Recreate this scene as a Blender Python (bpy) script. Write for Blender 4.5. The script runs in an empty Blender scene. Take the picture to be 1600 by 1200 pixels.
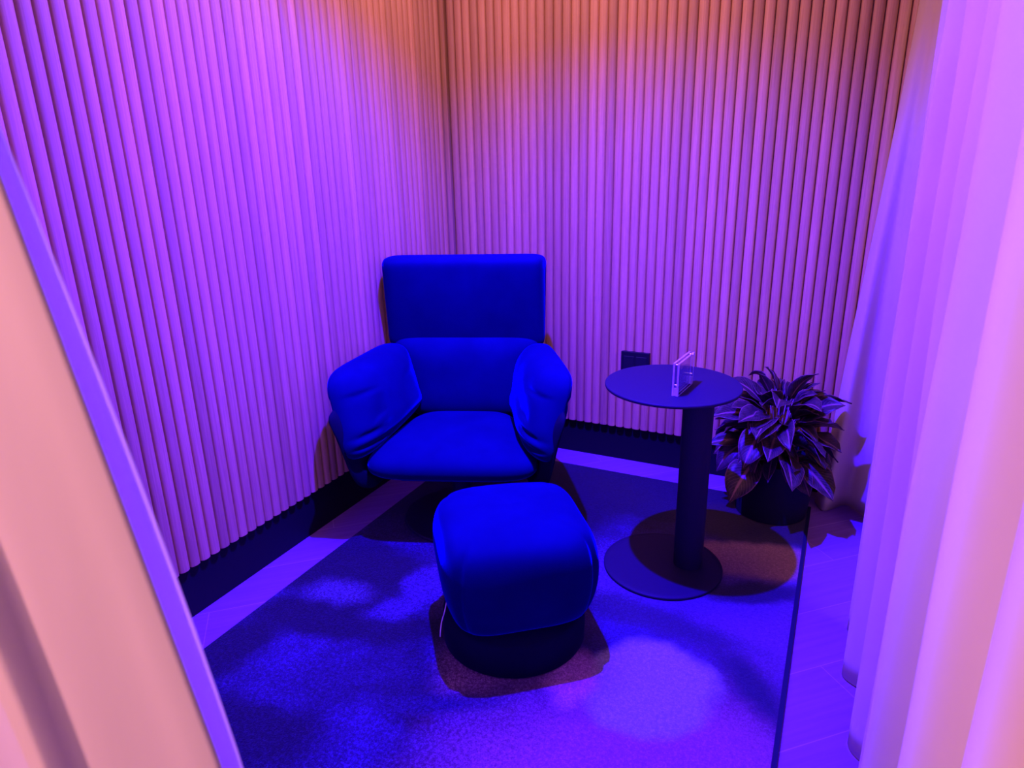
import bpy, bmesh, math, random
from mathutils import Vector, Matrix, noise

random.seed(7)
SC = bpy.context.scene
COL = SC.collection
PI = math.pi

# ------------------------------------------------------------------ helpers
def link(o):
    COL.objects.link(o)
    return o

def mesh_obj(name, verts, faces, mat, parent=None, smooth=True, mats=None, fmat=None):
    me = bpy.data.meshes.new(name)
    me.from_pydata([tuple(v) for v in verts], [], faces)
    me.update()
    bm = bmesh.new(); bm.from_mesh(me)
    bmesh.ops.recalc_face_normals(bm, faces=bm.faces)
    bm.to_mesh(me); bm.free()
    for m in (mats or [mat]):
        me.materials.append(m)
    if fmat:
        for p, i in zip(me.polygons, fmat):
            p.material_index = i
    if smooth:
        for p in me.polygons:
            p.use_smooth = True
    o = link(bpy.data.objects.new(name, me))
    if parent:
        o.parent = parent
    return o

class MB:
    """collects shapes for ONE mesh"""
    def __init__(self):
        self.v = []; self.f = []
    def add(self, v, f):
        b = len(self.v)
        self.v += [Vector(p) for p in v]
        self.f += [tuple(i + b for i in q) for q in f]
    def box(self, lo, hi, M=None):
        x0, y0, z0 = lo; x1, y1, z1 = hi
        v = [Vector(p) for p in ((x0,y0,z0),(x1,y0,z0),(x1,y1,z0),(x0,y1,z0),(x0,y0,z1),(x1,y0,z1),(x1,y1,z1),(x0,y1,z1))]
        if M: v = [M @ p for p in v]
        self.add(v, [(0,3,2,1),(4,5,6,7),(0,1,5,4),(1,2,6,5),(2,3,7,6),(3,0,4,7)])
    def lathe(self, prof, seg=64, c=(0,0,0), capb=True, capt=True):
        v = []; f = []
        n = len(prof)
        for r, z in prof:
            for k in range(seg):
                a = 2*PI*k/seg
                v.append((c[0]+r*math.cos(a), c[1]+r*math.sin(a), c[2]+z))
        for i in range(n-1):
            for k in range(seg):
                k2 = (k+1) % seg
                f.append((i*seg+k, i*seg+k2, (i+1)*seg+k2, (i+1)*seg+k))
        if capb: f.append(tuple(range(seg-1, -1, -1)))
        if capt: f.append(tuple((n-1)*seg+k for k in range(seg)))
        self.add(v, f)
    def tube(self, pts, r, seg=8):
        pts = [Vector(p) for p in pts]
        v = []; f = []; up = Vector((0.3, 0.1, 1))
        for i, p in enumerate(pts):
            d = (pts[min(i+1, len(pts)-1)] - pts[max(i-1, 0)]).normalized()
            a = d.cross(up)
            if a.length < 1e-4: a = d.cross(Vector((1, 0, 0)))
            a.normalize(); b = d.cross(a)
            rr = r[i] if isinstance(r, (list, tuple)) else r
            for k in range(seg):
                t = 2*PI*k/seg
                v.append(p + a*(rr*math.cos(t)) + b*(rr*math.sin(t)))
        for i in range(len(pts)-1):
            for k in range(seg):
                k2 = (k+1) % seg
                f.append((i*seg+k, i*seg+k2, (i+1)*seg+k2, (i+1)*seg+k))
        f.append(tuple(range(seg-1, -1, -1)))
        f.append(tuple((len(pts)-1)*seg+k for k in range(seg)))
        self.add(v, f)
    def build(self, name, mat, parent=None, smooth=True, bevel=None, angle=None):
        o = mesh_obj(name, self.v, self.f, mat, parent, smooth)
        if bevel:
            m = o.modifiers.new('bevel', 'BEVEL'); m.width = bevel; m.segments = 3
            m.limit_method = 'ANGLE'; m.angle_limit = math.radians(40)
        if angle:
            me = o.data
            me.set_sharp_from_angle(angle=math.radians(angle))
        return o

def thing(name, label, cat, loc=(0,0,0), rz=0, group=None):
    o = link(bpy.data.objects.new(name, None))
    o.empty_display_size = 0.1
    o.location = loc; o.rotation_euler = (0, 0, rz)
    o['label'] = label; o['category'] = cat
    if group: o['group'] = group
    return o

def tag(o, label, cat, group=None):
    o['label'] = label; o['category'] = cat
    if group: o['group'] = group
    return o

def struct(o):
    o['kind'] = 'structure'
    return o

# ------------------------------------------------------------------ materials
class NT:
    def __init__(self, name):
        self.m = bpy.data.materials.new(name)
        self.m.use_nodes = True
        self.t = self.m.node_tree
        self.t.nodes.clear()
        self.out = self.t.nodes.new('ShaderNodeOutputMaterial')
    def n(self, kind, **kw):
        nd = self.t.nodes.new(kind)
        for k, v in kw.items(): setattr(nd, k, v)
        return nd
    def l(self, a, b): self.t.links.new(a, b)
    def pos(self):
        return self.n('ShaderNodeNewGeometry').outputs['Position']
    def objc(self):
        return self.n('ShaderNodeTexCoord').outputs['Object']
    def math(self, op, a, b=None, clamp=False):
        nd = self.n('ShaderNodeMath', operation=op); nd.use_clamp = clamp
        for i, x in enumerate((a, b)):
            if x is None: continue
            if isinstance(x, (int, float)): nd.inputs[i].default_value = x
            else: self.l(x, nd.inputs[i])
        return nd.outputs[0]
    def noise(self, vec, scale, detail=3, rough=.55, dist=0, out='Fac'):
        nd = self.n('ShaderNodeTexNoise'); nd.inputs['Scale'].default_value = scale
        nd.inputs['Detail'].default_value = detail; nd.inputs['Roughness'].default_value = rough
        nd.inputs['Distortion'].default_value = dist
        if vec is not None: self.l(vec, nd.inputs['Vector'])
        return nd.outputs[out]
    def mapping(self, vec, scale=(1,1,1), loc=(0,0,0), rot=(0,0,0), typ='POINT'):
        nd = self.n('ShaderNodeMapping', vector_type=typ)
        nd.inputs['Location'].default_value = loc; nd.inputs['Scale'].default_value = scale
        nd.inputs['Rotation'].default_value = rot
        self.l(vec, nd.inputs['Vector'])
        return nd.outputs[0]
    def ramp(self, fac, stops):
        nd = self.n('ShaderNodeValToRGB')
        cr = nd.color_ramp
        while len(cr.elements) < len(stops): cr.elements.new(.5)
        for e, (p, c) in zip(cr.elements, stops):
            e.position = p; e.color = (*c, 1)
        self.l(fac, nd.inputs[0])
        return nd.outputs[0]
    def maprange(self, v, a, b, c=0, d=1, smooth=True):
        nd = self.n('ShaderNodeMapRange'); nd.interpolation_type = 'SMOOTHSTEP' if smooth else 'LINEAR'
        self.l(v, nd.inputs[0])
        for i, x in enumerate((a, b, c, d)): nd.inputs[i+1].default_value = x
        return nd.outputs[0]
    def mix(self, fac, a, b, blend='MIX'):
        nd = self.n('ShaderNodeMix', data_type='RGBA', blend_type=blend)
        for s, x in ((0, fac), (6, a), (7, b)):
            if isinstance(x, (int, float)): nd.inputs[s].default_value = x
            elif isinstance(x, tuple): nd.inputs[s].default_value = (*x, 1)
            else: self.l(x, nd.inputs[s])
        return nd.outputs[2]
    def bump(self, h, strength=.3, dist=.01):
        nd = self.n('ShaderNodeBump'); nd.inputs['Strength'].default_value = strength
        nd.inputs['Distance'].default_value = dist
        self.l(h, nd.inputs['Height'])
        return nd.outputs[0]
    def principled(self, color, rough=.5, normal=None, **kw):
        b = self.n('ShaderNodeBsdfPrincipled')
        if isinstance(color, tuple): b.inputs['Base Color'].default_value = (*color, 1)
        else: self.l(color, b.inputs['Base Color'])
        if isinstance(rough, (int, float)): b.inputs['Roughness'].default_value = rough
        else: self.l(rough, b.inputs['Roughness'])
        if normal is not None: self.l(normal, b.inputs['Normal'])
        for k, v in kw.items():
            k = k.replace('_', ' ')
            b.inputs[k].default_value = (*v, 1) if isinstance(v, tuple) else v
        self.l(b.outputs[0], self.out.inputs[0])
        return self.m

PITCH = 0.02874*1.5          # width of one wall slat
L0 = 1.24418*1.5             # a groove of the left wall (distance from the corner)
R0 = 0.4474*1.5              # a groove of the right wall
ZB = 0.192                   # slats end here, black skirting below

def slat_material(name, axis, phase, base):
    t = NT(name)
    p = t.pos()
    sep = t.n('ShaderNodeSeparateXYZ'); t.l(p, sep.inputs[0])
    c = sep.outputs[axis]
    idx = t.math('FLOOR', t.math('DIVIDE', t.math('SUBTRACT', c, phase), PITCH))
    wn = t.n('ShaderNodeTexWhiteNoise', noise_dimensions='1D'); t.l(idx, wn.inputs['W'])
    off = t.n('ShaderNodeCombineXYZ'); t.l(t.math('MULTIPLY', wn.outputs[0], 37.0), off.inputs[2])
    add = t.n('ShaderNodeVectorMath', operation='ADD'); t.l(p, add.inputs[0]); t.l(off.outputs[0], add.inputs[1])
    g = t.noise(t.mapping(add.outputs[0], (260, 260, 5)), 1.0, 4, .6)
    g2 = t.noise(t.mapping(add.outputs[0], (60, 60, 2.0)), 1.0, 3, .5)
    tone = t.ramp(wn.outputs[0], [(0, tuple(x*.82 for x in base)), (.5, base), (1, tuple(min(1, x*1.14) for x in base))])
    gr = t.ramp(g, [(.3, (.80, .76, .72)), (.62, (1, 1, 1))])
    gr2 = t.ramp(g2, [(.3, (.93, .90, .88)), (.6, (1, 1, 1))])
    colr = t.mix(1.0, t.mix(1.0, tone, gr, 'MULTIPLY'), gr2, 'MULTIPLY')
    return t.principled(colr, .55, t.bump(g, .15, .002))

def rug_material():
    t = NT('rug_pile')
    p = t.pos()
    warp = t.n('ShaderNodeTexNoise'); warp.inputs['Scale'].default_value = 4.5; warp.inputs['Detail'].default_value = 4
    t.l(p, warp.inputs['Vector'])
    w0 = t.n('ShaderNodeVectorMath', operation='SUBTRACT'); t.l(warp.outputs['Color'], w0.inputs[0]); w0.inputs[1].default_value = (.5, .5, .5)
    w1 = t.n('ShaderNodeVectorMath', operation='SCALE'); t.l(w0.outputs[0], w1.inputs[0]); w1.inputs['Scale'].default_value = .17
    w2 = t.n('ShaderNodeVectorMath', operation='ADD'); t.l(p, w2.inputs[0]); t.l(w1.outputs[0], w2.inputs[1])
    P = w2.outputs[0]
    NAVY = (.007, .005, .018); MID = (.016, .010, .046); BASE = (.038, .018, .105); PALE = (.23, .21, .19); ROSE = (.24, .07, .13); BROWN = (.24, .13, .11)
    col = None
    # blotchy watercolour ground
    n1 = t.noise(P, 2.6, 4, .6)
    ground = t.ramp(n1, [(.40, (.010, .006, .024)), (.48, (.018, .010, .055)), (.62, (.030, .014, .095))])
    col = ground
    def blob(cx, cy, rx, ry, rot, color, soft=.35, warped=True, amt=1.0):
        nonlocal col
        a = math.radians(rot)
        # centre, rotate, scale
        m1 = t.mapping(P if warped else p, (1, 1, 0), (-cx, -cy, 0))
        m2 = t.mapping(m1, (1/rx, 1/ry, 0), (0, 0, 0), (0, 0, 0)) if rot == 0 else t.mapping(t.mapping(m1, (1, 1, 0), (0, 0, 0), (0, 0, -a)), (1/rx, 1/ry, 0))
        ln = t.n('ShaderNodeVectorMath', operation='LENGTH'); t.l(m2, ln.inputs[0])
        f = t.maprange(ln.outputs['Value'], 1-soft, 1+soft, amt, 0)
        col = t.mix(f, col, color)
    # right half: soft, lighter grounds
    blob(1.62, -1.85, .52, .34, 25, ROSE, .5)
    blob(1.85, -1.05, .30, .34, 0, (.10, .04, .12), .6)
    blob(1.35, -.98, .55, .22, 22, (.06, .03, .12), .5)
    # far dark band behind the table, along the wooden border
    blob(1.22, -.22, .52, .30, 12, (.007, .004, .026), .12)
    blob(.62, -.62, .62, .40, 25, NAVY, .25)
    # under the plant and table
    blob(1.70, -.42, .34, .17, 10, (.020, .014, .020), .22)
    blob(1.70, -.70, .30, .105, 15, BROWN, .28)  # warm tone of the table's shadow put into the rug colour
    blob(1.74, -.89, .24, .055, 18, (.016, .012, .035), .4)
    # dark river from the ottoman to the right edge
    blob(1.22, -1.20, .16, .06, 5, MID, .7)
    blob(1.48, -1.20, .26, .065, -8, (.028, .02, .056), .7)
    blob(1.80, -1.40, .20, .055, -42, (.018, .014, .040), .7)
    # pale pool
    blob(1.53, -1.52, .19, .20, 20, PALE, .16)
    # ottoman foot zone: warm light in its shadow put into the rug colour
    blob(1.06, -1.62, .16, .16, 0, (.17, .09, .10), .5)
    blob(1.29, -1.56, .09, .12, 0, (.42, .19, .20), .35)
    # navy patches on the left
    for b in ((.30,-1.40,.34,.17,25,NAVY,.3), (.42,-1.64,.26,.10,20,NAVY,.3), (.80,-1.53,.20,.09,22,MID,.35), (.72,-1.60,.16,.075,30,NAVY,.4),
              (.24,-1.93,.10,.22,-10,NAVY,.4), (.52,-2.16,.30,.13,25,NAVY,.5), (.66,-1.86,.24,.07,32,MID,.7), (.98,-1.82,.20,.035,30,MID,.8),
              (.36,-1.52,.12,.08,20,(.05,.035,.10),.5), (.66,-1.33,.10,.12,10,BASE,.3), (.62,-1.50,.12,.045,40,BASE,.5)):
        blob(*b)
    # pile speckle
    sp = t.noise(p, 260, 2, .6)
    sp2 = t.noise(p, 95, 2, .7)
    k = t.ramp(t.math('MULTIPLY', t.math('ADD', sp, sp2), .5), [(.36, (.35, .35, .35)), (.5, (.9, .9, .9)), (.62, (1.9, 1.9, 1.9))])
    sepx = t.n('ShaderNodeSeparateXYZ'); t.l(p, sepx.inputs[0])
    amount = t.maprange(sepx.outputs[0], .9, 1.5, 1.0, .38)
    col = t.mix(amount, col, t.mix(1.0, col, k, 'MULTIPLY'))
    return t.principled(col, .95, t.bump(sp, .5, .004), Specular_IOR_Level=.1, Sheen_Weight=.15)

def wood_floor_material():
    t = NT('oak_floor')
    p = t.pos()
    rot = t.mapping(p, (1, 1, 1), (0, 0, 0), (0, 0, math.radians(-43.5)))
    br = t.n('ShaderNodeTexBrick'); br.offset = .5; br.inputs['Scale'].default_value = 1
    br.inputs['Brick Width'].default_value = .92; br.inputs['Row Height'].default_value = .2285
    br.inputs['Mortar Size'].default_value = .0018; br.inputs['Mortar Smooth'].default_value = .2
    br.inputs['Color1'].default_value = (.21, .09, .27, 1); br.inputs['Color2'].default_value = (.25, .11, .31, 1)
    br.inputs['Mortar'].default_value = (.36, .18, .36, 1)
    t.l(t.mapping(rot, (1, 1, 1), (.31, -.0555, 0)), br.inputs['Vector'])
    g = t.noise(t.mapping(rot, (3, 55, 1)), 1.0, 4, .6)
    c = t.mix(1.0, br.outputs['Color'], t.ramp(g, [(.3, (.84, .80, .78)), (.65, (1, 1, 1))]), 'MULTIPLY')
    return t.principled(c, .5, None, Specular_IOR_Level=.3)

def fabric_material(name, color, bumpscale=420, sheen=.25, tint=(.3, .3, 1), wrinkle=.0):
    t = NT(name)
    o = t.objc()
    n = t.noise(o, bumpscale, 2, .6)
    n2 = t.noise(o, 7, 3, .5)
    c = t.mix(1.0, color, t.ramp(n2, [(.3, (.86, .86, .86)), (.7, (1.1, 1.1, 1.1))]), 'MULTIPLY')
    return t.principled(c, .9, t.bump(n, .25, .002), Specular_IOR_Level=.03, Sheen_Weight=sheen, Sheen_Tint=tint, Sheen_Roughness=.27)

def plain(name, color, rough=.5, spec=.5, nscale=60, amt=.06, **kw):
    t = NT(name)
    n = t.noise(t.objc(), nscale, 3, .6)
    lo = tuple(x*(1-amt) for x in color); hi = tuple(x*(1+amt) for x in color)
    return t.principled(t.ramp(n, [(.3, lo), (.7, hi)]), rough, None, Specular_IOR_Level=spec, **kw)

def curtain_material(name, color, transl=.35):
    t = NT(name)
    o = t.pos()
    w = t.n('ShaderNodeTexWave', wave_type='BANDS', bands_direction='Z'); w.inputs['Scale'].default_value = 160
    w.inputs['Distortion'].default_value = .3
    t.l(o, w.inputs['Vector'])
    n = t.noise(t.mapping(o, (1, 1, .3)), 9, 3, .5)
    c = t.mix(1.0, color, t.ramp(n, [(.3, (.93, .93, .93)), (.7, (1, 1, 1))]), 'MULTIPLY')
    d = t.n('ShaderNodeBsdfDiffuse'); t.l(c, d.inputs[0])
    t.l(t.bump(w.outputs['Fac'], .05, .0006), d.inputs['Normal'])
    tr = t.n('ShaderNodeBsdfTranslucent'); t.l(c, tr.inputs[0])
    mx = t.n('ShaderNodeMixShader'); mx.inputs[0].default_value = transl
    t.l(d.outputs[0], mx.inputs[1]); t.l(tr.outputs[0], mx.inputs[2])
    t.l(mx.outputs[0], t.out.inputs[0])
    return t.m

def leaf_material():
    t = NT('variegated_leaf')
    uv = t.n('ShaderNodeUVMap'); uv.uv_map = 'leaf'
    sep = t.n('ShaderNodeSeparateXYZ'); t.l(uv.outputs[0], sep.inputs[0])
    u, v = sep.outputs[0], sep.outputs[1]           # u across (-1..1 mapped 0..1), v along
    du = t.math('ABSOLUTE', t.math('SUBTRACT', u, .5))
    mid = t.maprange(du, .02, .07, 1, 0)
    # side veins
    ph = t.math('SUBTRACT', t.math('MULTIPLY', v, 13.0), t.math('MULTIPLY', du, 9.0))
    vein = t.maprange(t.math('ABSOLUTE', t.math('SUBTRACT', t.math('FRACT', ph), .5)), .40, .5, 0, .55)
    edge = t.maprange(du, .455, .49, 0, .8)
    n = t.noise(t.pos(), 38, 3, .6)
    base = t.ramp(n, [(.35, (.014, .009, .014)), (.6, (.042, .024, .034))])
    f = t.math('MAXIMUM', t.math('MAXIMUM', mid, vein), edge)
    c = t.mix(f, base, (.22, .09, .11))
    return t.principled(c, .45, None, Specular_IOR_Level=.25)

M = {}
M['slat_left'] = slat_material('oak_slats_left', 1, -L0, (.66, .42, .165))
M['slat_right'] = slat_material('oak_slats_right', 0, R0, (.66, .42, .165))
M['black_skirting'] = plain('black_skirting_paint', (.008, .008, .011), .6, .15)
M['floor'] = wood_floor_material()
M['ceiling'] = plain('ceiling_paint', (.45, .40, .38), .9, .2, 8)
M['rug'] = rug_material()
M['rug_edge'] = plain('rug_binding_cloth', (.012, .012, .03), .9, .1, 200)
M['velvet'] = fabric_material('royal_blue_velvet', (.0015, .0015, .060), sheen=.9, tint=(.002, .002, .9))
M['velvet_dark'] = fabric_material('midnight_shell_fabric', (.005, .005, .022), sheen=.05)
M['black_metal'] = plain('black_powder_coat', (.012, .008, .032), .6, .2, 300, .15)
M['black_plastic'] = plain('black_plastic', (.007, .007, .012), .55, .25)
M['socket_insert'] = plain('black_socket_insert', (.012, .012, .018), .4, .3)
M['pot'] = plain('black_ceramic_glaze', (.007, .006, .02), .6, .2)
M['soil'] = plain('potting_soil', (.03, .02, .018), .95, .1, 90, .5)
M['leaf'] = leaf_material()
M['stem'] = plain('pink_stem', (.20, .10, .12), .5, .4)
M['curtain'] = curtain_material('sheer_white_cloth', (.86, .80, .47), .30)
M['curtain_front'] = curtain_material('white_entrance_cloth', (.86, .80, .80), .16)
M['rim_layer'] = curtain_material('sheer_rim_cloth', (.90, .84, .80), .55)
M['zip'] = plain('pale_cord', (.75, .6, .62), .5, .4)
tA = NT('clear_acrylic')
M['acrylic'] = tA.principled((.97, .96, 1.0), .03, None, Transmission_Weight=1.0, IOR=1.49)
tE = NT('acrylic_cut_edge')
M['acrylic_edge'] = tE.principled((.95, .85, .95), .35, None, Transmission_Weight=.45, IOR=1.3)
M['steel'] = plain('bright_steel', (.9, .85, .88), .2, .5, 60, .03, Metallic=1.0)
M['card'] = plain('frosted_insert', (.75, .65, .75), .4, .4)

# ------------------------------------------------------------------ the room
Y_FRONT = -3.0
def slat_wall(name, mat, axis, grooves, top):
    """half-round slats. axis 'L' = wall in the plane x=0, 'R' = wall in the plane y=0"""
    prof = []
    dep = .022
    for a in grooves:
        # one slat runs from a to a+PITCH
        g = .0016
        prof.append((a, -dep)); prof.append((a+g, -dep*.9))
        for k in range(1, 10):
            th = PI*k/10
            prof.append((a + PITCH/2 - (PITCH/2-g)*math.cos(th), -dep*.80 + dep*.84*math.sin(th)**.62))
        prof.append((a+PITCH-g, -dep*.9))
    prof.append((grooves[-1]+PITCH, -dep))
    v = []; f = []
    n = len(prof)
    for z in (ZB, top):
        for s, d in prof:
            v.append((d, -s, z) if axis == 'L' else (s, -d, z))
    for i in range(n-1):
        f.append((i, i+1, n+i+1, n+i))
    # board behind the slats
    s0, s1 = prof[0][0], prof[-1][0]
    b = len(v); back = -.06
    for z in (ZB, top):
        for s in (s0, s1):
            v.append((back, -s, z) if axis == 'L' else (s, -back, z))
    # underside cap, back, ends, top
    f.append(tuple([b, b+1] + list(range(n-1, -1, -1))))
    f.append((b, b+1, b+3, b+2))
    f.append((0, n, b+2, b)); f.append((n-1, b+1, b+3, 2*n-1))
    f.append(tuple([b+2, b+3] + list(range(2*n-1, n-1, -1))))
    o = mesh_obj(name, v, f, mat, None, True)
    o.data.set_sharp_from_angle(angle=math.radians(50))
    return struct(o)

CEIL = 2.80
nl = int(L0 // PITCH)
gl = [L0 + PITCH*k for k in range(-nl, 30) if L0 + PITCH*k < 2.95]
gl = [s for s in gl if s > .004]
slat_wall('wall_left', M['slat_left'], 'L', gl, CEIL)
gr = [R0 + PITCH*k for k in range(-20, 60) if .004 < R0 + PITCH*k < 2.45]
slat_wall('wall_back', M['slat_right'], 'R', gr, CEIL)
mb = MB(); mb.box((-.075, .020, ZB), (.004, .075, CEIL))
struct(mb.build('trim_1', M['slat_right'], smooth=False))

mb = MB(); mb.box((-.06, -2.95, 0), (-.018, .034, ZB))
struct(mb.build('baseboard_left', M['black_skirting'], smooth=False))
mb = MB(); mb.box((-.018, .034, 0), (2.5, .06, ZB))
struct(mb.build('baseboard_back', M['black_skirting'], smooth=False))
mb = MB(); mb.box((-2.5, -6.5, -.05), (4.5, .3, 0))
struct(mb.build('floor', M['floor'], smooth=False))
mb = MB(); mb.box((-2.5, -6.5, CEIL), (4.5, .3, CEIL+.05))
struct(mb.build('ceiling', M['ceiling'], smooth=False))

# ------------------------------------------------------------------ rug
RX0, RX1, RY0, RY1 = .163, 1.893, -2.55, -.147
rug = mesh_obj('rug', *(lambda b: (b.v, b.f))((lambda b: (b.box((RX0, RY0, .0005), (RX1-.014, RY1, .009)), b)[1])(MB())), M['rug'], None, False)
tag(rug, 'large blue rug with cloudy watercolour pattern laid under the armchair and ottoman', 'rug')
mb = MB(); mb.box((RX1-.014, RY0, .0005), (RX1, RY1, .010))
mb.build('binding', M['rug_edge'], rug, False)['label'] = 'dark bound edge along one side'

# ------------------------------------------------------------------ armchair
def sgnpow(x, e): return math.copysign(abs(x)**e, x)

def pillow(name, quad, tf, tb, mat, parent, n=6, k=2.6, rings=12, seg=64, edge=.25, wr=None, bulge=(0, 0)):
    """closed cushion: quad = 4 corners (u0v0,u1v0,u1v1,u0v1) of its middle surface.
    tf / tb = thickness to the front / back of it."""
    q = [Vector(c) for c in quad]
    nrm = ((q[1]-q[0]) + (q[2]-q[3])).cross((q[3]-q[0]) + (q[2]-q[1])).normalized()
    def surf(u, v): return (q[0]*(1-u)*(1-v) + q[1]*u*(1-v) + q[2]*u*v + q[3]*(1-u)*v)
    v = []; f = []
    def ringpts(r, side):
        pts = []
        for s in range(seg):
            a = 2*PI*s/seg
            e = 2.0/n
            x, y = sgnpow(math.cos(a), e)*r, sgnpow(math.sin(a), e)*r
            p = surf((x+1)/2, (y+1)/2)
            h = max(0, 1-r**k)**(1/2.2)
            d = tf*h if side > 0 else -tb*h
            off = nrm*d
            if wr: off = off + nrm*side*wr(x, y, r)*h
            pts.append(p + off)
        return pts
    rs = [math.sin(PI/2*(i/rings)) for i in range(1, rings)]
    # front pole
    v.append(surf(.5, .5) + nrm*(tf + (wr(0, 0, 0) if wr else 0)))
    prev = None
    allr = [(r, 1) for r in rs] + [(1.0, 1)] + [(r, -1) for r in reversed(rs)]
    start = []
    for r, sd in allr:
        start.append(len(v)); v += ringpts(r, sd)
    v.append(surf(.5, .5) - nrm*tb); last = len(v)-1
    for s in range(seg):
        s2 = (s+1) % seg
        f.append((0, start[0]+s, start[0]+s2))
        for i in range(len(start)-1):
            f.append((start[i]+s, start[i+1]+s, start[i+1]+s2, start[i]+s2))
        f.append((start[-1]+s, last, start[-1]+s2))
    o = mesh_obj(name, v, f, mat, parent, True)
    m = o.modifiers.new('smooth', 'SUBSURF'); m.levels = 1; m.render_levels = 2
    return o

AX = math.atan2(.367, .93)
chair = thing('armchair', 'royal blue velvet lounge armchair with puffy arms standing in the corner of the slatted walls', 'armchair', (.60, -1.09, 0), AX)
V = M['velvet']
# seat: top surface faces up (u to the right, v to the back)
pillow('seat_cushion', [(-.380, -.030, .350), (.380, -.030, .350), (.225, .54, .360), (-.225, .54, .360)], .078, .065, V, chair, n=5.0, k=5, rings=14, seg=72)
# lower back, faces forward
pillow('back_cushion', [(-.27, .575, .36), (.27, .575, .36), (.355, .600, .758), (-.355, .600, .758)], .095, .07, V, chair, n=7, k=4)
# head cushion
def hw(x, y, r): return .012*math.cos(x*1.4)*(1-y*y) + .055*y
pillow('head_cushion', [(-.361, .60, .695), (.358, .60, .695), (.366, .630, 1.112), (-.366, .630, 1.112)], .085, .07, V, chair, n=15, k=18, wr=hw, rings=20, seg=96)
def arm(side):
    def wr(x, y, r):
        out = .0
        # gathers running in from the lower front edge
        e = max(0, (r-.35)/.65)
        ex = max(0, -x)*1.0 if True else 0
        for c, wd, amp in ((-.55, .055, .044), (-.25, .055, .052), (.05, .05, .046), (.30, .06, .024), (-.78, .05, .034)):
            out -= amp*e*ex*math.exp(-((y-c+.10*x)/wd)**2)
        out += .010*noise.noise(Vector((x*2.1+side*3, y*2.3, 1.7)))
        return out
    s = side
    # u: front -> back ; v: bottom -> top ; inner face outward
    A = (s*.385, -.045, .375); B = (s*.265, .60, .40); Cc = (s*.350, .60, .735); D = (s*.475, .035, .735)
    quad = [A, B, Cc, D]
    q = [Vector(c) for c in quad]
    nr = ((q[1]-q[0])+(q[2]-q[3])).cross((q[3]-q[0])+(q[2]-q[1]))
    front_is_inner = nr.x*s < 0
    tf, tb = (.125, .045)
    if not front_is_inner:
        # mirror u so the front face looks inwards
        quad = [B, A, D, Cc]
        def wr2(x, y, r): return wr(-x, y, r)
        return pillow('armrest', quad, tf, tb, V, chair, n=5.5, k=3.4, wr=wr2, rings=18, seg=112)
    return pillow('armrest', quad, tf, tb, V, chair, n=5.5, k=3.4, wr=wr, rings=18, seg=112)
arm(1); arm(-1)
# outer shell wrapping arms and back: lofted along a U
def shell():
    path = []
    N = 40
    for i in range(N+1):
        t = i/N
        a = PI*t            # from right front round the back to the left front
        # straight arms + rounded back
        if t < .3:
            u = t/.3; x = .40 - .05*u; y = -.02 + .42*u
        elif t > .7:
            u = (1-t)/.3; x = -(.40 - .05*u); y = -.02 + .42*u
        else:
            u = (t-.3)/.4; ang = PI*u
            x = .35*sgnpow(math.cos(ang), .75); y = .40 + .27*sgnpow(math.sin(ang), .75)
        side = abs(math.cos(PI*max(0, min(1, (t-.2)/.6)))) if .2 < t < .8 else 1
        path.append((x, y, t))
    v = []; f = []; K = []
    for x, y, t in path:
        c = Vector((0, .28))
        d = (Vector((x, y)) - c); dn = d.normalized()
        backness = max(0, min(1, (y-.35)/.25))
        top = (.58 + .09*max(0, min(1, (y+.02)/.35)))*(1-backness) + .70*backness
        lean = .075*(1-backness) + .02*backness
        prof = [(-.10, .245), (-.045, .25), (.0, .30), (lean*.5, .5), (lean, top), (lean-.02, top+.012), (lean-.05, top-.01), (lean*.5-.05, .5), (-.06, .33), (-.11, .275)]
        K = prof
        for o_, z in prof:
            v.append((x+dn.x*o_, y+dn.y*o_*(.6 if backness > .3 else 1), z))
    n = len(K)
    for i in range(len(path)-1):
        for k in range(n):
            k2 = (k+1) % n
            f.append((i*n+k, i*n+k2, (i+1)*n+k2, (i+1)*n+k))
    f.append(tuple(range(n))); f.append(tuple(range((len(path)-1)*n+n-1, (len(path)-1)*n-1, -1)))
    o = mesh_obj('outer_shell', v, f, M['velvet_dark'], chair, True)
    m = o.modifiers.new('smooth', 'SUBSURF'); m.levels = 1; m.render_levels = 2
    o['label'] = 'dark outer shell behind the arms and back'
    return o
shell()
mb = MB()
mb.box((-.24, .13, .235), (.24, .50, .285))
mb.build('seat_platform', M['black_plastic'], chair, True, bevel=.015)
mb = MB(); mb.lathe([(.04, .03), (.04, .24)], 32, (0, .27, 0))
ped = mb.build('pedestal', M['black_metal'], chair, True, angle=40)
mb = MB(); mb.lathe([(.25, .0), (.255, .006), (.25, .014), (.06, .022), (.045, .03)], 64, (0, .27, .0095))
mb.build('swivel_disc', M['black_metal'], ped, True, angle=40)

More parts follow.
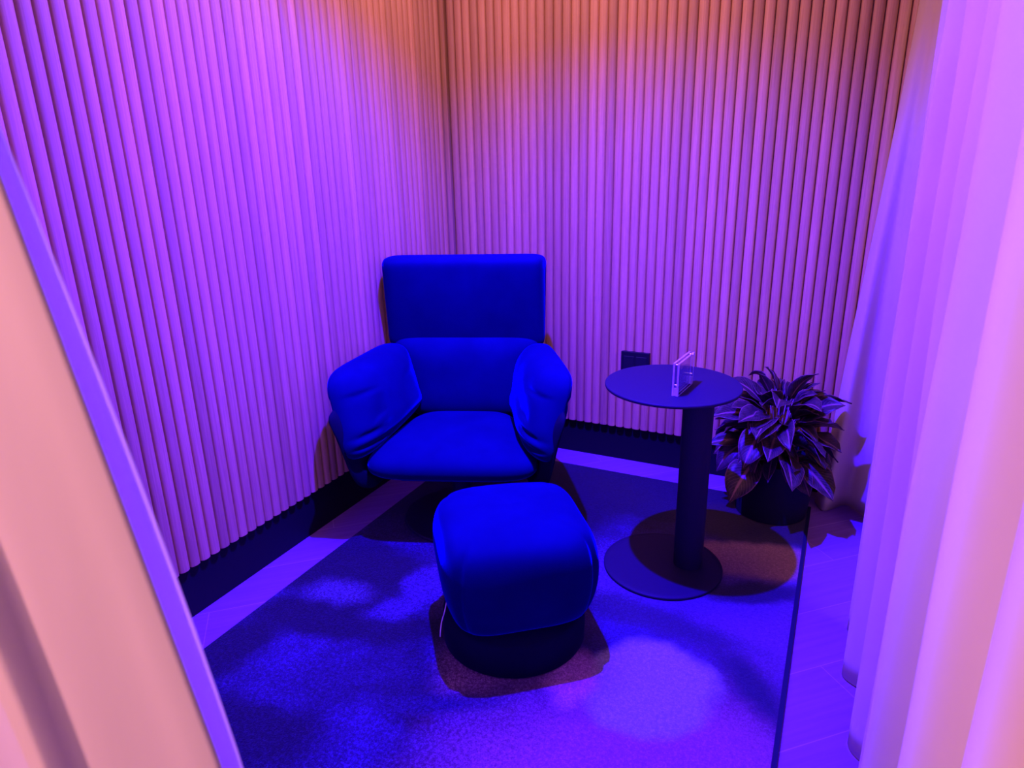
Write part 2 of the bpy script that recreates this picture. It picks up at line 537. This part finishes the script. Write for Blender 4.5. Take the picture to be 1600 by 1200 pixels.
# ------------------------------------------------------------------ ottoman
OT = (1.045, -1.445, .0095); OR = math.radians(39)
ott = thing('ottoman', 'blue velvet pouf ottoman on a round black plinth in front of the armchair', 'ottoman', OT, OR)
def ottoman_cushion():
    # rounded square, profile r(z): rings from the underside to the crown
    prof = [(.02, .140), (.60, .140), (.80, .143), (.885, .160), (.945, .20), (.99, .255), (1.005, .31), (.99, .36), (.955, .400), (.895, .428), (.80, .445), (.62, .458), (.40, .466), (.20, .469), (.02, .470)]
    seg = 96; v = []; f = []
    H = .243
    for r, z in prof:
        for s in range(seg):
            a = 2*PI*s/seg
            e = 2/4.6 if r > .3 else 2/2.6
            x, y = sgnpow(math.cos(a), e)*r*H, sgnpow(math.sin(a), e)*r*H
            # corner seams pinch in a little
            corner = abs(math.sin(2*a))**44
            k = 1 - .035*corner*(1 if .16 < z < .44 else .2)
            w = .004*noise.noise(Vector((x*9, y*9, z*7)))
            zz = z + (.010*noise.noise(Vector((x*6, y*6, 2))) if z > .4 else 0)
            v.append((x*k + w, y*k + w, zz))
    n = len(prof)
    for i in range(n-1):
        for s in range(seg):
            s2 = (s+1) % seg
            f.append((i*seg+s, i*seg+s2, (i+1)*seg+s2, (i+1)*seg+s))
    f.append(tuple(range(seg-1, -1, -1))); f.append(tuple((n-1)*seg+s for s in range(seg)))
    o = mesh_obj('cushion', v, f, V, ott, True)
    m = o.modifiers.new('smooth', 'SUBSURF'); m.levels = 1; m.render_levels = 2
    return o
ottoman_cushion()
mb = MB(); mb.lathe([(.227, .0), (.234, .006), (.236, .06), (.232, .105), (.222, .116), (.18, .121), (.17, .155)], 72)
mb.build('plinth', M['velvet_dark'], ott, True)['label'] = 'round black plinth'
# pale cord at the lower left corner of the cushion
cs, sn = math.cos(-OR), math.sin(-OR)
def ow(x, y, z):
    dx, dy = x-OT[0], y-OT[1]
    return (dx*cs - dy*sn, dx*sn + dy*cs, z-OT[2])
CORD = [(0.893, -1.613, 0.185), (0.894, -1.629, 0.16), (0.891, -1.646, 0.13), (0.892, -1.657, 0.105), (0.895, -1.665, 0.09)]
mb = MB(); mb.tube([ow(*q) for q in CORD], .0020, 8)
mb.build('zip_cord', M['zip'], ott)['label'] = 'thin pale cord hanging at the side'

# ------------------------------------------------------------------ side table
TX, TY = 1.4027, -.871
tab = thing('side_table', 'round black metal pedestal table with offset column beside the armchair', 'table', (TX, TY, .0095), 0)
mb = MB(); mb.lathe([(.228, .7265), (.2345, .7290), (.2359, .7325), (.2359, .7365), (.2345, .7390), (.232, .7395)], 96)
mb.build('tabletop', M['black_metal'], tab, True, angle=50)
px, py = .097*.9, .097*.436
mb = MB(); mb.lathe([(.0545, .010), (.0545, .7268)], 48, (px, py, 0))
mb.build('column', M['black_metal'], tab, True, angle=50)
mb = MB(); mb.lathe([(.222, 0), (.223, .003), (.223, .009), (.221, .011), (.2, .0115)], 96)
mb.build('base_plate', M['black_metal'], tab, True, angle=50)

# ------------------------------------------------------------------ acrylic sign holder
sh = thing('sign_holder', 'clear acrylic sign holder standing edge-on on the round black table', 'sign holder', (1.4405, -1.005, .7492), math.atan2(-.016, .163))
# local y runs away from the camera, x across its thickness
def panel(x0, x1):
    b = MB(); b.box((x0, 0, 0), (x1, .163, .113))
    # big faces are clear, the cut edges are frosted
    idx = [1, 1, 1, 0, 1, 0]
    return mesh_obj('acrylic_panel', b.v, b.f, None, sh, False, [M['acrylic'], M['acrylic_edge']], idx)
panel(-.0105, -.0045); panel(.0045, .0105)
for ya in (.001, .150):
    mb = MB(); mb.box((-.0044, ya, .001), (.0044, ya+.012, .026)); mb.build('spacer', M['acrylic_edge'], sh, False)
for yy in (.008, .155):
    for zz in (.106, .036):
        mb = MB()
        ring = []
        for k in range(12):
            a = 2*PI*k/12
            ring.append((.0032*math.cos(a), .0032*math.sin(a)))
        v = [(-.0044, yy+a, zz+b) for a, b in ring] + [(.0044, yy+a, zz+b) for a, b in ring]
        f = [(k, (k+1) % 12, 12+(k+1) % 12, 12+k) for k in range(12)] + [tuple(range(11, -1, -1)), tuple(range(12, 24))]
        mb.add(v, f); mb.build('magnet', M['steel'], sh, True, angle=40)

# ------------------------------------------------------------------ wall socket
so = thing('wall_socket', 'small black double wall socket low on the slatted wall behind the table', 'socket', (1.027, -.004, .545))
mb = MB(); mb.box((-.071, -.010, -.056), (.071, .010, .056)); mb.build('cover_plate', M['black_plastic'], so, False, bevel=.002)
for sx in (-.031, .031):
    mb = MB(); mb.box((sx-.0255, -.0125, -.034), (sx+.0255, -.0095, .034)); ins = mb.build('socket_insert', M['socket_insert'], so, False, bevel=.001)

# ------------------------------------------------------------------ potted plant
PX, PY = 1.728, -.240
pl = thing('potted_plant', 'bushy dark-leaved plant in a black pot beside the curtain', 'plant', (PX, PY, .0095))
mb = MB(); mb.lathe([(.140, 0), (.148, .004), (.158, .10), (.166, .262), (.168, .270), (.164, .273), (.158, .268), (.154, .24), (.150, .225)], 72, capt=True)
mb.build('pot', M['pot'], pl, True, angle=50)
mb = MB(); mb.lathe([(.151, .226), (.151, .236), (.1, .243), (.02, .246)], 48)
mb.build('soil', M['soil'], pl, True)
lv = []; lf = []; luv = []
stems = MB()
def leaf(base, d, length, width, droop, twist, fold=.35):
    """lance-shaped leaf growing from base along d, arching down by droop"""
    d = Vector(d).normalized()
    up = Vector((0, 0, 1))
    side = d.cross(up)
    if side.length < .05: side = Vector((1, 0, 0))
    side.normalize()
    side = Matrix.Rotation(twist, 3, d) @ side
    N = 10; p = Vector(base); cur = d.copy()
    b0 = len(lv)
    for i in range(N+1):
        t = i/N
        w = width*(math.sin(PI*min(1, t*.96+.03))**.85)*(1-.35*t)*1.15
        if t > .88: w *= max(.02, (1-t)/.12)*.9
        nrm = side.cross(cur).normalized()
        for j in range(5):
            s = (j-2)/2
            wave = .06*width*math.sin(t*17+j*2.1)
            q = p + side*(s*w) + nrm*(abs(s)*w*fold + wave*abs(s))
            lv.append(q); luv.append((.5+s*.5, t))
        p = p + cur*(length/N)
        cur = (cur + Vector((0, 0, -1))*droop/N).normalized()
    for i in range(N):
        for j in range(4):
            a = b0+i*5+j
            lf.append((a, a+1, a+6, a+5))
rr = random.Random(21)
n_leaf = 98
for i in range(n_leaf):
    g = (i*0.61803) % 1.0
    az = 2*PI*g + rr.uniform(-.25, .25)
    lev = (i+.5)/n_leaf                    # 0 low/outer .. 1 top
    el = math.radians(-25 + 88*lev**1.25 + rr.uniform(-20, 20))
    rad0 = .165*(1-lev)**.45*rr.uniform(.4, 1.0) + .02
    h0 = .30 + .20*lev + rr.uniform(-.04, .05)
    bx, by = rad0*math.cos(az)*.8, rad0*math.sin(az)*.8
    L = rr.uniform(.12, .235)*(1 if lev < .85 else .8)
    d = (math.cos(az)*math.cos(el), math.sin(az)*math.cos(el), math.sin(el))
    # keep clear of the back wall and of the curtain in the corner
    for _ in range(30):
        tx_, ty_ = PX + bx + d[0]*(L+.03), PY + by + d[1]*(L+.03)
        lim = 1.885 if ty_ > -.20 else (2.0 if ty_ > -.30 else 2.03)
        if ty_ < -.035 and tx_ < lim and not (tx_ < 1.58 and lev > .55 and ty_ < -.45): break
        L *= .94
    start = Vector((bx, by, h0))
    leaf(start + Vector(d)*.02, d, L, L*rr.uniform(.20, .33), rr.uniform(.2, 1.6), rr.uniform(-1.0, 1.0))
    if i % 2 == 0:
        stems.tube([(bx*.35, by*.35, .235), (bx*.7, by*.7, .235+(h0-.235)*.6), tuple(start + Vector(d)*.03)], [.0042, .0036, .0024], 6)
# two leaves that hang over the rim
for az, h, L in ((math.radians(-118), .30, .17), (math.radians(-165), .31, .16), (math.radians(-20), .31, .17)):
    d = (math.cos(az)*.8, math.sin(az)*.8, -.15)
    leaf((math.cos(az)*.13, math.sin(az)*.13, h), d, L, .034, 2.6, .2)
fo = mesh_obj('foliage', lv, lf, M['leaf'], pl, True)
uvl = fo.data.uv_layers.new(name='leaf')
for lp in fo.data.loops:
    uvl.data[lp.index].uv = luv[lp.vertex_index]
mo = fo.modifiers.new('thick', 'SOLIDIFY'); mo.thickness = .0012
stems.build('stems', M['stem'], pl)

# ------------------------------------------------------------------ curtains
def catmull(pts, n):
    out = []
    P = [Vector(p) for p in pts]
    for i in range(len(P)-1):
        p0 = P[max(i-1, 0)]; p1 = P[i]; p2 = P[i+1]; p3 = P[min(i+2, len(P)-1)]
        for k in range(n):
            t = k/n
            out.append(.5*((2*p1) + (p2-p0)*t + (2*p0-5*p1+4*p2-p3)*t*t + (3*p1-p0-3*p2+p3)*t**3))
    out.append(P[-1])
    return out

def cloth(name, rows, mat, thick=.0015, parent=None):
    """rows: list of (list of points) from hem to top, all the same length"""
    v = []; f = []
    n = len(rows[0])
    for r in rows: v += r
    for i in range(len(rows)-1):
        for k in range(n-1):
            f.append((i*n+k, i*n+k+1, (i+1)*n+k+1, (i+1)*n+k))
    o = mesh_obj(name, v, f, mat, parent, True)
    if thick:
        m = o.modifiers.new('thick', 'SOLIDIFY'); m.thickness = thick; m.offset = 0
    return o

def lerp(a, b, t): return a + (b-a)*t
NZ = 44
CT = CEIL - .012
# curtain hanging beside the plant
hem = [(1.905, -.075), (1.945, -.150), (2.03, -.055), (2.075, -.095), (2.125, -.175), (2.11, -.25), (2.15, -.32), (2.13, -.40)]
topl = [(2.055, -.055), (2.065, -.13), (2.075, -.20), (2.08, -.26), (2.095, -.31), (2.10, -.36), (2.13, -.40)]
hc, tc = catmull([(x, y, 0) for x, y in hem], 8), catmull([(x, y, 0) for x, y in topl], 8)
rows = []
for i in range(NZ+1):
    t = i/NZ; z = .004 + (CT-.004)*t
    k = min(1, t*1.06)**.8
    rows.append([Vector((lerp(a.x, b.x, k) + .006*noise.noise(Vector((a.y*6, z*1.5, 3))), lerp(a.y, b.y, k), z)) for a, b in zip(hc, tc)])
c1 = cloth('curtain', rows, M['curtain'])
tag(c1, 'sheer white curtain hanging behind the potted plant, hem crumpled on the floor', 'curtain')

# pleated curtain along the right side
def plan_right(s, z):
    """s = distance from the far end, returns x, y"""
    y = -.93 - s + .19*(z-.2)*(1-min(1, s/2.2))
    ph = 2*PI*(s/.262) + .5*math.sin(s*5.1)
    amp = .060*(1 - .35*z/CT) * (1 + .25*math.sin(s*7))
    x = 2.105 - amp*math.cos(ph) + .012*noise.noise(Vector((s*4, z*1.2, 9)))
    x += .010*math.cos(ph*2.0+.7)*(1-.5*z/CT)
    return x, y
rows = []
NS = 300
for i in range(NZ+1):
    z = .006 + (CT-.006)*i/NZ
    rows.append([Vector((*plan_right(1.92*k/NS, z), z)) for k in range(NS+1)])
c2 = cloth('curtain', rows, M['curtain'])
tag(c2, 'long pleated white curtain at the right edge, violet inside turning pink-orange at the front', 'curtain')

# entrance curtain in the left foreground
def edge_x(z):
    d = z - .934
    if d < 0: return 1.416 - .14*d
    return 1.416 - .19*d - .10*d*d
def rim(z): return .006 + .017*math.sin(PI*max(0, min(1, (z-.80)/.75)))**.7
rows = []
NS = 160
for i in range(NZ+1):
    z = .006 + (CT-.006)*i/NZ
    xe = edge_x(z) - rim(z); row = []
    for k in range(NS+1):
        s = k/NS            # 0 at the open edge
        d = s*1.30
        x = xe - d*(xe-.02)/1.30
        dd = xe - x
        # broad soft folds
        st = max(0, min(1, (dd-(.215+.03*(1.2-z)))/.022)); st = st*st*(3-2*st)
        y = -2.818 - .030*st + 0.006*math.sin(dd*19+.4) + .006*noise.noise(Vector((dd*5, z*.9, 5)))
        # the free edge rolls inwards
        if dd < .05: y += .008*(1-dd/.05)**2
        row.append(Vector((x, y, z)))
    rows.append(row)
c3 = cloth('curtain', rows, M['curtain_front'], .002)
tag(c3, 'pale pink-lit curtain drawn aside in the left foreground', 'curtain')
# sheer layer added to carry the violet light along the free edge
rows = []
for i in range(NZ+1):
    z = .006 + (CT-.006)*i/NZ
    xe = edge_x(z)
    rows.append([Vector((xe - .30*k/24, -2.798 + .004*math.sin(k*.9) + .035*(k/24), z)) for k in range(25)])
ln_ = cloth('rim_layer', rows, M['rim_layer'], .001, c3)
ln_['label'] = 'sheer layer added for the violet rim light along the free edge'

# tracks the curtains hang from
mb = MB(); mb.box((2.02, -2.95, CEIL-.012), (2.20, -.03, CEIL)); struct(mb.build('trim_2', M['ceiling'], smooth=False))
mb = MB(); mb.box((.0, -2.88, CEIL-.012), (2.0, -2.72, CEIL)); struct(mb.build('trim_3', M['ceiling'], smooth=False))

# ------------------------------------------------------------------ lights
def lamp(name, kind, loc, energy, color, target=None, **kw):
    d = bpy.data.lights.new(name, kind)
    d.energy = energy; d.color = color
    for k, v in kw.items(): setattr(d, k, v)
    o = link(bpy.data.objects.new(name, d))
    o.location = loc
    if target is not None:
        o.rotation_euler = (Vector(target)-Vector(loc)).to_track_quat('-Z', 'Y').to_euler()
    return o
# blue LED downlight over the ottoman
lamp('blue_downlight', 'SPOT', (1.01, -1.43, 2.735), 2700, (.02, .0, 1.0), (1.01, -1.43, 0), spot_size=math.radians(131), spot_blend=1.0, shadow_soft_size=.018)
# warm ceiling light near the back corner
lamp('warm_ceiling_light', 'AREA', (.78, -1.0, 2.74), 25, (1.0, .38, .36), (.78, -.98, 0), shape='RECTANGLE', size=1.1, size_y=1.5)
# warm light of the space outside the booth, behind and to the left of the viewer
lamp('warm_hall_light', 'AREA', (-.3, -4.6, 2.2), 92, (1.0, .42, .43), (1.4, -2.7, 1.0), shape='RECTANGLE', size=1.0, size_y=.8)
# pink fill added behind the right curtain to redden its cloth
lamp('pink_side_fill', 'AREA', (3.7, -1.9, 2.3), 18, (1.0, .42, .60), (2.1, -1.7, 1.2), shape='RECTANGLE', size=1.4, size_y=1.0)

w = bpy.data.worlds.new('world'); SC.world = w; w.use_nodes = True
bg = w.node_tree.nodes['Background']
bg.inputs[0].default_value = (1.0, .40, .50, 1); bg.inputs[1].default_value = .13

# ------------------------------------------------------------------ camera
cam = bpy.data.cameras.new('camera')
cam.sensor_width = 36; cam.lens = 1056.05/1600*36
cam.clip_start = .05
co = link(bpy.data.objects.new('camera', cam))
r = Vector((0.89971454, 0.4360401, -0.01956478)); u = Vector((-0.11949396, 0.28917719, 0.94978826)); fw = Vector((-0.41980346, 0.85220044, -0.31228108))
Mx = Matrix((r, u, -fw)).transposed().to_4x4()
Mx.translation = Vector((1.89242688, -3.14333287, 1.5))
co.matrix_world = Mx
cam.dof.use_dof = True; cam.dof.focus_distance = 2.5; cam.dof.aperture_fstop = 5.0
SC.camera = co

SC.view_settings.view_transform = 'Standard'
SC.view_settings.look = 'None'
SC.view_settings.exposure = 0
SC.view_settings.gamma = 1
SC.view_settings.use_curve_mapping = False
